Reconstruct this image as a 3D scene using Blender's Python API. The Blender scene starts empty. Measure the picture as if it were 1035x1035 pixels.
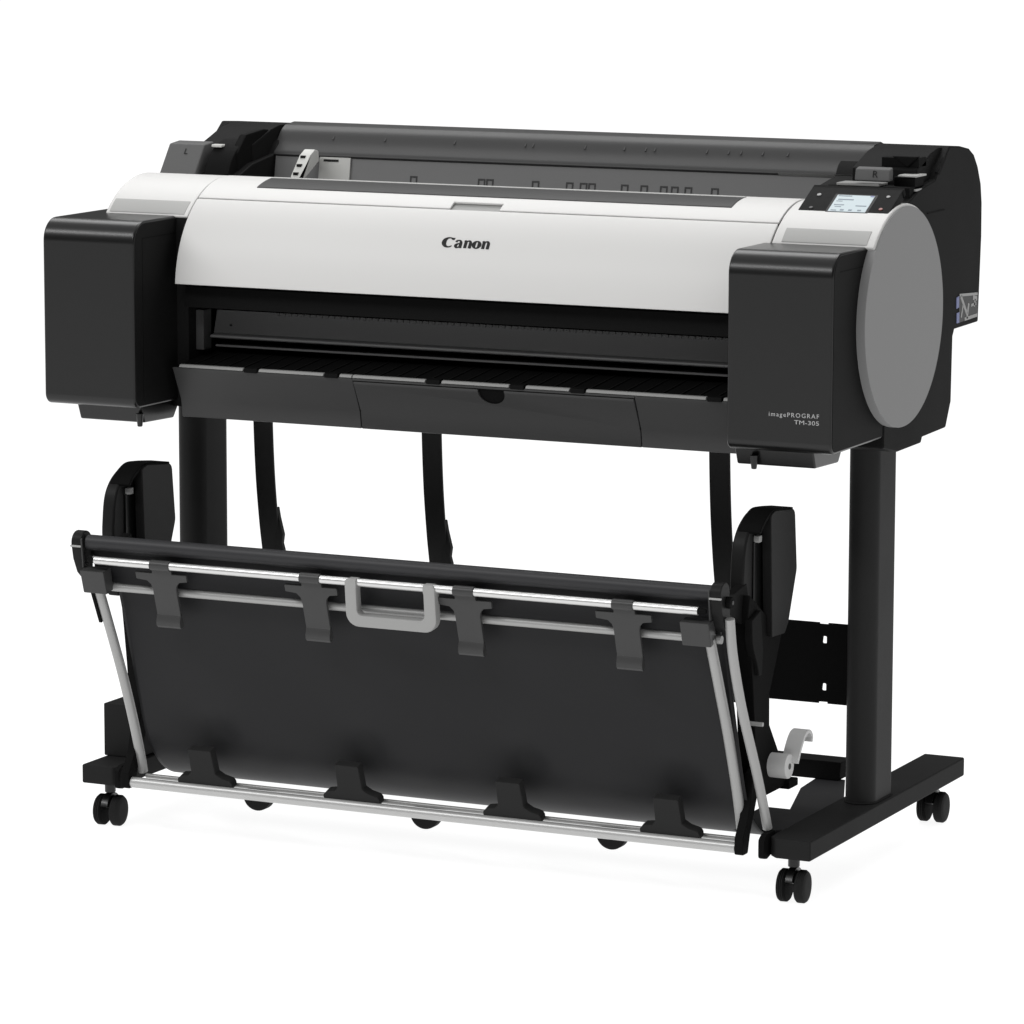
import bpy, bmesh, math, random
from mathutils import Vector, Matrix
random.seed(4)
S = bpy.context.scene
COL = S.collection
PI = math.pi
O = Vector((0.6335, 0.35, 0.0))          # base of the printer: every part is modelled relative to it

# ------------------------------------------------------------------ materials
def mat(name, col, rough=0.5, metal=0.0, spec=0.5, grain=0.0, gscale=900.0, var=0.0, emit=None, coat=0.0):
    m = bpy.data.materials.new(name); m.use_nodes = True
    nt = m.node_tree; b = nt.nodes['Principled BSDF']
    c = (col, col, col) if isinstance(col, (int, float)) else col
    b.inputs['Base Color'].default_value = (*c, 1)
    b.inputs['Roughness'].default_value = rough
    b.inputs['Metallic'].default_value = metal
    b.inputs['Specular IOR Level'].default_value = spec
    b.inputs['Coat Weight'].default_value = coat
    if emit:
        b.inputs['Emission Color'].default_value = (*c, 1); b.inputs['Emission Strength'].default_value = emit
    tc = nt.nodes.new('ShaderNodeTexCoord')
    if grain:
        n = nt.nodes.new('ShaderNodeTexNoise'); n.inputs['Scale'].default_value = gscale; n.inputs['Detail'].default_value = 2
        nt.links.new(tc.outputs['Object'], n.inputs['Vector'])
        bu = nt.nodes.new('ShaderNodeBump'); bu.inputs['Strength'].default_value = grain; bu.inputs['Distance'].default_value = 0.0006
        nt.links.new(n.outputs['Fac'], bu.inputs['Height']); nt.links.new(bu.outputs['Normal'], b.inputs['Normal'])
    if var:
        n2 = nt.nodes.new('ShaderNodeTexNoise'); n2.inputs['Scale'].default_value = 9; n2.inputs['Detail'].default_value = 5
        nt.links.new(tc.outputs['Object'], n2.inputs['Vector'])
        mr = nt.nodes.new('ShaderNodeMapRange')
        mr.inputs['To Min'].default_value = rough - var; mr.inputs['To Max'].default_value = rough + var
        nt.links.new(n2.outputs['Fac'], mr.inputs['Value']); nt.links.new(mr.outputs['Result'], b.inputs['Roughness'])
    return m

BLACK = mat('black_plastic', 0.004, 0.28, spec=0.40, grain=0.06, var=0.0)
CHASSIS = mat('chassis_plastic', 0.0105, 0.55, spec=0.035, grain=0.12, var=0.04)
STEEL = mat('painted_steel', 0.021, 0.50, spec=0.02, grain=0.08, var=0.05)
DEEP = mat('matt_black', 0.005, 0.7, spec=0.06)
GRAPH = mat('graphite_plastic', 0.046, 0.40, spec=0.18, grain=0.1, var=0.04)
GRAPHD = mat('dark_graphite_plastic', 0.055, 0.45, spec=0.15, grain=0.1)
BEAMM = mat('charcoal_plastic', 0.049, 0.33, spec=0.22, grain=0.1, var=0.04)
WHITE = mat('off_white_plastic', (0.59, 0.586, 0.576), 0.45, spec=0.25, grain=0.05)
INLAY = mat('grey_label_plastic', (0.37, 0.37, 0.362), 0.5, spec=0.2)
RECESS = mat('grey_recess_plastic', (0.3, 0.3, 0.295), 0.5, spec=0.2)
DISC = mat('mid_grey_plastic', 0.245, 0.55, spec=0.06, grain=0.04)
SILVER = mat('brushed_aluminium', (0.64, 0.64, 0.635), 0.36, metal=0.85, grain=0.02, var=0.05)
SILVERD = mat('satin_aluminium', (0.35, 0.35, 0.345), 0.42, metal=0.3, grain=0.02, var=0.05)
GREY = mat('light_grey_plastic', (0.33, 0.33, 0.325), 0.5, spec=0.15, grain=0.05)
FABRIC = mat('black_sheet', (0.0155, 0.0155, 0.0165), 0.46, spec=0.15, grain=0.10, gscale=1600, var=0.06)
RAILM = mat('rail_grey', 0.115, 0.4, spec=0.25)
STRAPM = mat('strap_webbing', 0.05, 0.7, spec=0.05)
RODM = mat('silver_paint', (0.50, 0.50, 0.495), 0.36, metal=0.35, grain=0.02)
LEVERM = mat('pale_lever_plastic', (0.62, 0.62, 0.615), 0.5, spec=0.15)
LEVERB = mat('lever_block_plastic', 0.10, 0.5, spec=0.12, grain=0.08)
TRAYM = mat('tray_plastic', 0.185, 0.5, spec=0.12, grain=0.08)
TICKM = mat('tick_grey', 0.058, 0.5, spec=0.12)
SLOTM = mat('slot_plastic', 0.045, 0.45, spec=0.12)
POSTM = mat('post_enamel', 0.026, 0.45, spec=0.04, grain=0.06, var=0.04)
PADM = mat('pad_plastic', 0.014, 0.42, spec=0.08, grain=0.1)
EDGE = mat('pale_strip', (0.26, 0.26, 0.255), 0.45, spec=0.2)
INK = mat('black_ink', 0.008, 0.5, spec=0.2)
PRINT = mat('grey_ink', (0.40, 0.40, 0.40), 0.5)
PALE = mat('pale_grey_plastic', (0.52, 0.52, 0.50), 0.5, spec=0.3)
RED = mat('red_button', (0.20, 0.045, 0.035), 0.4)
BTN = mat('grey_button', (0.20, 0.20, 0.20), 0.4)
SCREEN = mat('lcd_screen', (0.40, 0.465, 0.49), 0.3, spec=0.15, emit=0.14)
LCDINK = mat('lcd_writing', (0.12, 0.16, 0.2), 0.4)
BLUE = mat('blue_label', (0.16, 0.18, 0.34), 0.5)

# ------------------------------------------------------------------ mesh helpers
def setp(o, label=None, cat=None, group=None, kind=None):
    if label: o['label'] = label
    if cat: o['category'] = cat
    if group: o['group'] = group
    if kind: o['kind'] = kind
    return o

def link(name, me, m, parent, loc=None):
    o = bpy.data.objects.new(name, me)
    if m is not None and not me.materials: me.materials.append(m)
    COL.objects.link(o); o.parent = parent
    if loc is not None: o.location = loc
    return o

def finish(bm, bev=0.0, seg=3, sharp=35, angle=30):
    bmesh.ops.remove_doubles(bm, verts=bm.verts, dist=1e-6)
    bmesh.ops.recalc_face_normals(bm, faces=bm.faces)
    if bev:
        es = [e for e in bm.edges if len(e.link_faces) == 2 and e.calc_face_angle(0) > math.radians(angle)]
        bmesh.ops.bevel(bm, geom=es, offset=bev, segments=seg, profile=0.5, affect='EDGES', clamp_overlap=True)
    return bm

def build(name, bm, m, parent, bev=0.0, seg=3, world=True, loc=None, sharp=32, wn=True):
    """one mesh object; world=True means the vertices are in scene coordinates and are shifted to the printer's base"""
    finish(bm, bev, seg)
    if world:
        for v in bm.verts: v.co -= O
    for f in bm.faces: f.smooth = True
    me = bpy.data.meshes.new(name); bm.to_mesh(me); bm.free()
    me.set_sharp_from_angle(angle=math.radians(sharp))
    o = link(name, me, m, parent, loc)
    if wn:
        w = o.modifiers.new('wn', 'WEIGHTED_NORMAL'); w.keep_sharp = True; w.weight = 80
    return o

def prism(bm, prof, x0, x1):
    """closed (y,z) outline extruded along x"""
    a = [bm.verts.new((x0, y, z)) for y, z in prof]; b = [bm.verts.new((x1, y, z)) for y, z in prof]
    n = len(prof)
    bm.faces.new(a); bm.faces.new(b[::-1])
    for i in range(n): bm.faces.new((a[i], b[i], b[(i+1) % n], a[(i+1) % n]))
    return bm

def prism_z(bm, plan, z0, z1):
    a = [bm.verts.new((x, y, z0)) for x, y in plan]; b = [bm.verts.new((x, y, z1)) for x, y in plan]
    n = len(plan)
    bm.faces.new(a[::-1]); bm.faces.new(b)
    for i in range(n): bm.faces.new((a[i], a[(i+1) % n], b[(i+1) % n], b[i]))
    return bm

def prism_y(bm, prof, y0, y1):
    a = [bm.verts.new((x, y0, z)) for x, z in prof]; b = [bm.verts.new((x, y1, z)) for x, z in prof]
    n = len(prof)
    bm.faces.new(a); bm.faces.new(b[::-1])
    for i in range(n): bm.faces.new((a[i], b[i], b[(i+1) % n], a[(i+1) % n]))
    return bm

def box(bm, x0, x1, y0, y1, z0, z1):
    return prism_z(bm, [(x0, y0), (x1, y0), (x1, y1), (x0, y1)], z0, z1)

def tube(bm, a, b, r, n=20, caps=True, r2=None):
    a = Vector(a); b = Vector(b); d = (b-a).normalized()
    u = d.orthogonal().normalized(); w = d.cross(u)
    r2 = r if r2 is None else r2
    A = [bm.verts.new(a + (u*math.cos(2*PI*i/n) + w*math.sin(2*PI*i/n))*r) for i in range(n)]
    B = [bm.verts.new(b + (u*math.cos(2*PI*i/n) + w*math.sin(2*PI*i/n))*r2) for i in range(n)]
    for i in range(n): bm.faces.new((A[i], A[(i+1) % n], B[(i+1) % n], B[i]))
    if caps: bm.faces.new(A[::-1]); bm.faces.new(B)
    return bm

def path_tube(bm, pts, r, n=14):
    pts = [Vector(p) for p in pts]; rings = []
    up = None
    for i, p in enumerate(pts):
        d = (pts[min(i+1, len(pts)-1)] - pts[max(i-1, 0)]).normalized()
        u = d.orthogonal().normalized() if up is None else (up - d*up.dot(d)).normalized()
        up = u; w = d.cross(u)
        rings.append([bm.verts.new(p + (u*math.cos(2*PI*k/n) + w*math.sin(2*PI*k/n))*r) for k in range(n)])
    for A, B in zip(rings, rings[1:]):
        for k in range(n): bm.faces.new((A[k], A[(k+1) % n], B[(k+1) % n], B[k]))
    bm.faces.new(rings[0][::-1]); bm.faces.new(rings[-1])
    return bm

def arc(cy, cz, r, a0, a1, n):
    return [(cy + r*math.cos(math.radians(a0+(a1-a0)*i/n)), cz + r*math.sin(math.radians(a0+(a1-a0)*i/n))) for i in range(n+1)]

def rounded(pts, radii, n=6):
    """round the corners of a closed 2-D outline; radii: one number or one per corner"""
    out = []; N = len(pts)
    for i, p in enumerate(pts):
        r = radii if isinstance(radii, (int, float)) else radii[i]
        p = Vector(p); a = Vector(pts[i-1]); b = Vector(pts[(i+1) % N])
        if r <= 0: out.append(tuple(p)); continue
        da = (a-p).normalized(); db = (b-p).normalized()
        ang = da.angle(db); t = r/math.tan(ang/2)
        t = min(t, (a-p).length*0.49, (b-p).length*0.49); rr = t*math.tan(ang/2)
        c = p + (da+db).normalized()*(rr/math.sin(ang/2))
        s = p + da*t - c; e = p + db*t - c
        a0 = math.atan2(s.y, s.x); a1 = math.atan2(e.y, e.x)
        dlt = (a1-a0+PI) % (2*PI) - PI
        for k in range(n+1):
            th = a0 + dlt*k/n; out.append((c.x + rr*math.cos(th), c.y + rr*math.sin(th)))
    return out

def ribbon_sheet(bm, prof, x0, x1, th, xs=None):
    """open (y,z) line thickened by th and extruded along x"""
    P = [Vector(p) for p in prof]; off = []
    for i, p in enumerate(P):
        d = (P[min(i+1, len(P)-1)] - P[max(i-1, 0)]).normalized(); off.append(p + Vector((-d.y, d.x))*th)
    return prism(bm, [tuple(p) for p in P] + [tuple(p) for p in off[::-1]], x0, x1)

def smooth_line(pts, n=8):
    """Catmull-Rom through 2-D/3-D points"""
    P = [Vector(p) for p in pts]; P = [2*P[0]-P[1]] + P + [2*P[-1]-P[-2]]; out = []
    for i in range(1, len(P)-2):
        for k in range(n):
            t = k/n; a, b, c, d = P[i-1:i+3]
            out.append(0.5*((2*b) + (c-a)*t + (2*a-5*b+4*c-d)*t*t + (3*b-a-3*c+d)*t**3))
    out.append(P[-2]); return [tuple(p) for p in out]

def arc_grid(bm, x_breaks, a_breaks, r, skip=(), cy=0.245, cz=0.825):
    V = {}
    for i, x in enumerate(x_breaks):
        for j, a in enumerate(a_breaks):
            V[i, j] = bm.verts.new((x, cy + r*math.cos(math.radians(a)), cz + r*math.sin(math.radians(a))))
    for i in range(len(x_breaks)-1):
        for j in range(len(a_breaks)-1):
            if (i, j) in skip: continue
            bm.faces.new((V[i, j], V[i+1, j], V[i+1, j+1], V[i, j+1]))
    return bm

def frange(a, b, n): return [a+(b-a)*i/n for i in range(n+1)]

def text_mesh(name, s, size, spacing=1.0, ext=0.0002, shear=0.0, align='LEFT'):
    cu = bpy.data.curves.new(name, 'FONT'); cu.body = s; cu.size = size; cu.space_character = spacing
    cu.extrude = ext; cu.shear = shear; cu.align_x = align; cu.resolution_u = 3
    t = bpy.data.objects.new(name+'_curve', cu); COL.objects.link(t)
    bpy.context.view_layer.update()
    me = bpy.data.meshes.new_from_object(t.evaluated_get(bpy.context.evaluated_depsgraph_get()))
    bpy.data.objects.remove(t); bpy.data.curves.remove(cu); me.name = name
    me.materials.clear()
    return me

def cut(o, bm):
    """subtract a shape (scene coordinates) from an object's mesh"""
    bmesh.ops.recalc_face_normals(bm, faces=bm.faces)
    me = bpy.data.meshes.new('cutter'); bm.to_mesh(me); bm.free()
    c = bpy.data.objects.new('cutter', me); COL.objects.link(c)
    md = o.modifiers.new('cut', 'BOOLEAN'); md.object = c; md.operation = 'DIFFERENCE'; md.solver = 'EXACT'
    bpy.context.view_layer.update()
    ev = bpy.data.meshes.new_from_object(o.evaluated_get(bpy.context.evaluated_depsgraph_get()))
    o.modifiers.clear(); old = o.data; o.data = ev; ev.name = o.name
    bpy.data.objects.remove(c); bpy.data.meshes.remove(me); bpy.data.meshes.remove(old)
    return o

NB = bmesh.new
root = bpy.data.objects.new('large_format_printer', None); COL.objects.link(root); root.location = O
root.empty_display_size = 0.1
setp(root, 'wide black and white plotter printer on a wheeled stand with hanging black sheet catcher', 'printer')

CY, CZ, R = 0.245, 0.825, 0.1625         # axis and radius of the round cover

# ================================================================== chassis (rear body, both ends)
bm = NB()
low = [(0.13, 0.650), (0.258, 0.628), (0.355, 0.629), (0.36, 0.637), (0.459, 0.639), (0.48, 0.676), (0.483, 0.772), (0.49, 0.782),
       (0.593, 0.783), (0.602, 0.912), (0.601, 0.961), (0.595, 0.99), (0.58, 1.017), (0.562, 1.036), (0.541, 1.046), (0.503, 1.051),
       (0.49, 1.04), (0.47, 1.0), (0.43, 0.96), (0.30, 0.93), (0.30, 0.72), (0.13, 0.70)]
prism(bm, low, 0.178, 1.128)
body = build('rear_body', bm, CHASSIS, root, 0.0015, 2)

def end_cap(x0, x1):
    p = [(0.2010, 0.640), (0.258, 0.628), (0.355, 0.629), (0.36, 0.637), (0.459, 0.639), (0.48, 0.676), (0.483, 0.772),
         (0.49, 0.782), (0.593, 0.783), (0.602, 0.912), (0.601, 0.961), (0.595, 0.99), (0.58, 1.017), (0.562, 1.036), (0.541, 1.046),
         (0.503, 1.052), (0.455, 1.055), (0.436, 1.040), (0.412, 1.026), (0.398, 1.010), (0.33, 1.000), (0.29, 0.986), (0.215, 0.972),
         (0.2010, 0.96)]
    b = NB(); prism(b, p, x0, x1); return b
endR = build('end_cover', end_cap(1.114, 1.272), CHASSIS, root, 0.0025, 3)
endL = build('end_cover', end_cap(0.0535, 0.178), CHASSIS, root, 0.0025, 3)
# seam and slot on the right end face
b = NB(); prism(b, [(0.405, 1.020), (0.434, 1.040), (0.440, 1.038), (0.412, 1.016)], 1.268, 1.2726)
build('slot', b, DEEP, endR)
b = NB(); box(b, 1.2715, 1.2726, 0.365, 0.437, 0.9625, 0.9645); build('seam', b, DEEP, endR)
# compliance label, low on the rear of the right end
b = NB(); prism(b, [(0.507, 0.790), (0.588, 0.792), (0.587, 0.827), (0.505, 0.833)], 1.2715, 1.2727)
lab = build('rating_label', b, GRAPHD, endR)
b = NB()
for (p0, p1, w) in [((0.507, 0.831), (0.585, 0.826), 0.004), ((0.512, 0.829), (0.540, 0.800), 0.006), ((0.540, 0.793), (0.547, 0.815), 0.006),
                    ((0.565, 0.822), (0.583, 0.819), 0.007), ((0.558, 0.811), (0.580, 0.812), 0.004), ((0.530, 0.793), (0.585, 0.794), 0.005),
                    ((0.515, 0.797), (0.522, 0.815), 0.004), ((0.575, 0.819), (0.572, 0.808), 0.005)]:
    d = (Vector(p1)-Vector(p0)).normalized(); q = Vector((-d.y, d.x))*w/2
    prism(b, [tuple(Vector(p0)-q), tuple(Vector(p1)-q), tuple(Vector(p1)+q), tuple(Vector(p0)+q)], 1.2725, 1.2731)
build('label_print', b, GREY, endR)
b = NB(); prism(b, [(0.494, 0.812), (0.505, 0.813), (0.505, 0.830), (0.494, 0.828)], 1.2715, 1.2729)
prism(b, [(0.496, 0.790), (0.507, 0.790), (0.507, 0.806), (0.496, 0.805)], 1.2715, 1.2729)
build('blue_label', b, BLUE, endR)

# raised rear end caps above the roll bay, with the little ledges seen inside
def cap(x0, x1):
    b = NB()
    p = [(0.455, 1.046), (0.475, 1.0535), (0.435, 1.0540), (0.405, 1.0485), (0.375, 1.038), (0.345, 1.028), (0.345, 1.0), (0.41, 1.0)]
    prism(b, p, x0, x1); return b
build('roll_bay_cap', cap(1.162, 1.262), CHASSIS, root, 0.003, 2)
build('roll_bay_cap', cap(0.078, 0.170), CHASSIS, root, 0.003, 2)
b = NB(); box(b, 1.205, 1.262, 0.352, 0.385, 1.0300, 1.0440); prism_y(b, [(1.222, 1.046), (1.262, 1.046), (1.246, 1.030)], 0.349, 0.36)
build('roll_bay_pocket', b, DEEP, root, 0.001, 1)
b = NB(); box(b, 1.236, 1.268, 0.322, 0.36, 1.000, 1.0185); build('roll_bay_pocket', b, DEEP, root, 0.001, 1)
b = NB(); box(b, 1.243, 1.272, 0.318, 0.36, 1.0187, 1.0215); build('metal_catch', b, INLAY, root, 0.0008, 1)
b = NB(); box(b, 1.252, 1.2716, 0.318, 0.345, 0.9985, 1.0015); build('metal_catch', b, GREY, root, 0.0008, 1)
# left bay: big round black flange and dark recess
b = NB(); tube(b, (0.122, 0.345, 0.960), (0.166, 0.345, 0.960), 0.076, 48)
build('roll_flange', b, DEEP, root, 0.003, 2)
b = NB(); prism(b, [(0.30, 0.96), (0.30, 1.018), (0.33, 1.045), (0.385, 1.050), (0.44, 1.045), (0.44, 0.96)], 0.155, 0.168)
build('roll_bay_wall', b, DEEP, root, 0.003, 2)
b = NB(); box(b, 0.122, 0.140, 0.300, 0.312, 1.0255, 1.0300); build('metal_catch', b, PALE, root, 0.001, 1)

# roll holder levers marked L and R
def lever_block(x0, x1, y, z0, z1, lean, letter, dp=0.03, k=0.78):
    b = NB()
    prism(b, [(y, z0), (y+lean, z1), (y+lean+dp, z1+0.003), (y+lean+dp, z0)], x0, x1)
    o = build('roll_lever', b, LEVERB, root, 0.0025, 3)
    me = text_mesh('letter', letter, 0.0145, ext=0.0001)
    t = link('letter', me, INK, o)
    sl = math.atan2(z1-z0, lean)
    t.rotation_euler = (sl, 0, 0)
    t.location = Vector((x0+(x1-x0)*0.50, y+lean*k-0.0012, z0+(z1-z0)*k+0.0002)) - O
    return o
lever_block(0.0495, 0.112, 0.247, 0.962, 1.0295, 0.050, 'L')
lever_block(1.187, 1.241, 0.290, 1.0135, 1.0305, 0.004, 'R', 0.012, 0.30)
b = NB(); box(b, 1.158, 1.224, 0.294, 0.33, 1.0055, 1.0095); build('guide_strip', b, EDGE, root, 0.0008, 1)
b = NB(); box(b, 1.142, 1.268, 0.30, 0.36, 0.985, 1.0052); build('hinge_gap', b, DEEP, root, 0.001, 1)

# ================================================================== rear roll cover and sheet tray
prof = smooth_line([(0.447, 1.0535), (0.432, 1.045), (0.418, 1.0285), (0.402, 1.0140)], 6) + [(0.400, 1.0100), (0.4075, 1.0060), (0.43, 0.995), (0.48, 1.02), (0.497, 1.050), (0.475, 1.0565)]
b = NB(); prism(b, prof, 0.172, 1.158)
rc = build('roll_cover', b, GRAPH, root, 0.0012, 2)
b = NB(); prism(b, [(0.4050, 1.0070), (0.3970, 0.958), (0.330, 0.952), (0.330, 0.94), (0.42, 0.94), (0.42, 1.0070)], 0.160, 1.158)
tray = build('sheet_tray', b, TRAYM, root)
b = NB(); prism(b, [(0.3985, 1.0120), (0.4025, 1.0075), (0.4075, 1.0045), (0.41, 1.0085)], 1.024, 1.156)
build('cover_lip', b, EDGE, rc)
# faint size ticks on the cover, small U-shaped stops on the tray
def on_tray(y): return 1.0070 + (y-0.4050)*(1.0070-0.958)/(0.4050-0.3970)
def u_mark():
    b = NB(); n = Vector((0, -0.987, 0.161))
    a = Vector((0, 0.161, 0.987))
    def bar(x0, x1, s0, s1):
        P = []
        for x, s in ((x0, s0), (x1, s0), (x1, s1), (x0, s1)):
            P.append((Vector((x, 0, 0))+a*s, Vector((x, 0, 0))+a*s+n*0.0010))
        A = [b.verts.new(p[0]) for p in P]; B = [b.verts.new(p[1]) for p in P]
        b.faces.new(A[::-1]); b.faces.new(B)
        for i in range(4): b.faces.new((A[i], A[(i+1) % 4], B[(i+1) % 4], B[i]))
    bar(-0.0060, -0.0040, 0, 0.0130); bar(0.0040, 0.0060, 0, 0.0130); bar(-0.0040, 0.0040, 0.0108, 0.0130)
    return b
um = None
for x in (0.421, 0.537, 0.551, 0.628, 0.685, 0.708, 0.722, 0.776, 0.808, 0.840, 0.858, 0.880, 0.923):
    y = 0.3992; loc = Vector((x, y, on_tray(y)+0.0001)) - O
    if um is None:
        um = build('size_stop', u_mark(), GRAPHD, tray, world=False, loc=loc, wn=False)
    else:
        c = um.copy(); COL.objects.link(c); c.parent = tray; c.location = loc
tk = None
for x in (0.27, 0.36, 0.48, 0.60, 0.613, 0.70, 0.765, 0.80, 0.815, 0.90, 0.935, 0.955, 0.99, 1.03):
    loc = Vector((x, 0.4235, 1.0365)) - O
    if tk is None:
        b = NB(); box(b, -0.0010, 0.0010, -0.0004, 0.0008, -0.0035, 0.0035)
        bmesh.ops.rotate(b, verts=b.verts, cent=(0, 0, 0), matrix=Matrix.Rotation(math.radians(-46), 3, 'X'))
        tk = build('size_tick', b, TICKM, rc, world=False, loc=loc, wn=False)
    else:
        c = tk.copy(); COL.objects.link(c); c.parent = rc; c.location = loc
# pale paper guide at the left of the tray
b = NB()
P = []
a = Vector((0, 0.161, 0.987)); n = Vector((0, -0.987, 0.161)); o0 = Vector((0.2570, 0.3975, on_tray(0.3975)))
def slab(b, o0, w, l0, l1, t):
    A = [b.verts.new(o0+Vector((x, 0, 0))+a*s) for x, s in ((0, l0), (w, l0), (w, l1), (0, l1))]
    B = [b.verts.new(o0+Vector((x, 0, 0))+a*s+n*t) for x, s in ((0, l0), (w, l0), (w, l1), (0, l1))]
    b.faces.new(A[::-1]); b.faces.new(B)
    for i in range(4): b.faces.new((A[i], A[(i+1) % 4], B[(i+1) % 4], B[i]))
slab(b, o0, 0.0545, 0.0, 0.0475, 0.004)
pg = build('paper_guide', b, PALE, root, 0.001, 2)
b = NB(); slab(b, o0+n*0.0042, 0.026, 0.0405, 0.0440, 0.0006)
for v in b.verts: v.co.x += 0.008
build('guide_slot', b, INK, pg)
b = NB()
fp = [(0.30, 0.958), (0.388, 1.003), (0.386, 1.019), (0.374, 1.022), (0.358, 1.014), (0.330, 0.985), (0.315, 0.960)]
prism(b, fp, 0.245, 0.264); gf = build('guide_fin', b, PALE, pg, 0.002, 2)
b = NB()
for (y, z) in ((0.357, 1.0108), (0.3445, 0.9985), (0.333, 0.9865)):
    box(b, 0.249, 0.257, y-0.004, y+0.002, z-0.0015, z+0.0025)
build('guide_print', b, INK, pg)

# ================================================================== white covers
xs = [0.1795, 0.20, 0.264, 0.604, 0.6845, 1.04, 1.10, 1.125]
as_ = [123.2, 120.2, 117.2] + frange(113, 78, 14)
b = NB(); arc_grid(b, xs, as_, R, skip={(3, 0), (3, 1)})
def shell(name, b, m, th, parent=root):
    bmesh.ops.recalc_face_normals(b, faces=b.faces)
    # solidify inwards
    o = build(name, b, m, parent, wn=False)
    # make sure that normals point away from the axis
    md = o.modifiers.new('thick', 'SOLIDIFY'); md.thickness = th; md.offset = -1
    bv = o.modifiers.new('edge', 'BEVEL'); bv.width = 0.0009; bv.segments = 2; bv.limit_method = 'ANGLE'; bv.angle_limit = math.radians(50)
    return o
def orient_out(b):
    for f in b.faces:
        c = f.calc_center_median(); 
        if f.normal.dot(Vector((0, c.y-CY, c.z-CZ))) < 0: f.normal_flip()
def shell2(name, b, m, th, parent=root):
    b.normal_update(); orient_out(b)
    for v in b.verts: v.co -= O
    for f in b.faces: f.smooth = True
    me = bpy.data.meshes.new(name); b.to_mesh(me); b.free()
    o = link(name, me, m, parent)
    md = o.modifiers.new('thick', 'SOLIDIFY'); md.thickness = th; md.offset = -1
    bv = o.modifiers.new('edge', 'BEVEL'); bv.width = 0.0011; bv.segments = 2; bv.limit_method = 'ANGLE'; bv.angle_limit = math.radians(50)
    wn = o.modifiers.new('wn', 'WEIGHTED_NORMAL'); wn.keep_sharp = True
    return o
top = shell2('top_cover', b, WHITE, 0.004)
b = NB(); arc_grid(b, [0.598, 0.69], frange(126, 115, 6), R-0.0045); shell2('finger_recess', b, RECESS, 0.002, top)
b = NB(); arc_grid(b, [0.264, 1.04], frange(111.3, 91, 8), R+0.0012); shell2('feed_slot', b, SLOTM, 0.0025, top)
b = NB(); arc_grid(b, [0.264, 1.04], frange(95.0, 91.5, 3), R+0.0016); shell2('slot_edge', b, INLAY, 0.002, top)
b = NB(); arc_grid(b, [0.1795, 1.125], frange(176.0, 124.1, 36), R)
front = shell2('front_cover', b, WHITE, 0.006)

def housing(x0, x1):
    b = NB(); prism(b, arc(CY, CZ, R-0.0005, 137.9, 66, 40) + [(CY, 0.90), (0.150, 0.915)], x0, x1); return b
hl = build('corner_cover', housing(0.035, 0.1778), WHITE, root, 0.0022, 3)
hr = build('corner_cover', housing(1.1268, 1.2815), WHITE, root, 0.0022, 3)
for (h, x0, x1) in ((hl, 0.041, 0.1715), (hr, 1.141, 1.270)):
    b = NB(); arc_grid(b, [x0, x1], frange(136.5, 126.8, 6), R+0.0004)
    shell2('tank_marking', b, INLAY, 0.0015, h)
# grey round side cover
b = NB(); tube(b, (1.268, CY+0.003, CZ), (1.2838, CY+0.003, CZ), 0.1585, 160)
dk = build('round_side_cover', b, DISC, root, 0.0012, 2)

# writing on the front cover: heavy serif letters, drawn as thick-and-thin strokes
def stroke(pts, ws, n=6):
    L = smooth_line([(*p, w) for p, w in zip(pts, ws)], n)
    lft, rgt = [], []
    for i, p in enumerate(L):
        q0 = L[max(i-1, 0)]; q1 = L[min(i+1, len(L)-1)]
        d = Vector((q1[0]-q0[0], q1[1]-q0[1])).normalized(); nn = Vector((-d.y, d.x))*(p[2]*1.12+0.035)/2
        lft.append((p[0]+nn.x, p[1]+nn.y)); rgt.append((p[0]-nn.x, p[1]-nn.y))
    return lft, rgt
def ell(cx, cy, rx, ry, a0, a1, n=9): return [(cx+rx*math.cos(math.radians(a0+(a1-a0)*i/n)), cy+ry*math.sin(math.radians(a0+(a1-a0)*i/n))) for i in range(n+1)]
def letter_strokes():
    out = []
    # C
    out.append((ell(0.55, 0.50, 0.42, 0.45, 48, 315, 10), [0.16, 0.07, 0.09, 0.17, 0.27, 0.31, 0.27, 0.18, 0.10, 0.07, 0.04]))
    out.append(([(0.80, 0.88), (0.90, 0.83), (0.97, 0.95)], [0.17, 0.10, 0.03]))
    def nn(x):
        out.append(([(x+0.14, 0.74), (x+0.14, 0.4), (x+0.14, 0.0)], [0.20, 0.20, 0.20]))
        out.append(([(x-0.02, 0.66), (x+0.06, 0.70), (x+0.14, 0.72)], [0.02, 0.07, 0.09]))
        out.append(([(x+0.18, 0.60), (x+0.32, 0.70), (x+0.46, 0.68), (x+0.53, 0.52), (x+0.53, 0.2), (x+0.53, 0.0)], [0.04, 0.08, 0.13, 0.19, 0.20, 0.20]))
        out.append(([(x+0.53, 0.03), (x+0.66, 0.05)], [0.07, 0.03]))
    # a
    out.append(([(1.16, 0.56), (1.22, 0.68), (1.38, 0.73), (1.52, 0.66), (1.57, 0.48), (1.57, 0.2), (1.57, 0.0)], [0.15, 0.11, 0.07, 0.12, 0.19, 0.20, 0.20]))
    out.append(([(1.52, 0.43), (1.32, 0.37), (1.18, 0.22), (1.24, 0.05), (1.38, 0.04), (1.52, 0.16)], [0.05, 0.10, 0.20, 0.14, 0.07, 0.04]))
    out.append(([(1.57, 0.03), (1.71, 0.05)], [0.07, 0.03]))
    nn(1.85)
    out.append((ell(2.93, 0.37, 0.24, 0.33, 90, 450, 14)[:-1] + [(2.93, 0.70)], [0.07, 0.11, 0.19, 0.25, 0.25, 0.19, 0.11, 0.07, 0.11, 0.19, 0.25, 0.25, 0.19, 0.11, 0.07]))
    nn(3.38)
    return out
b = NB(); sc = 0.0167; a_base = 180 - math.degrees(math.asin((0.9085-CZ)/R))
k = 0
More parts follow.
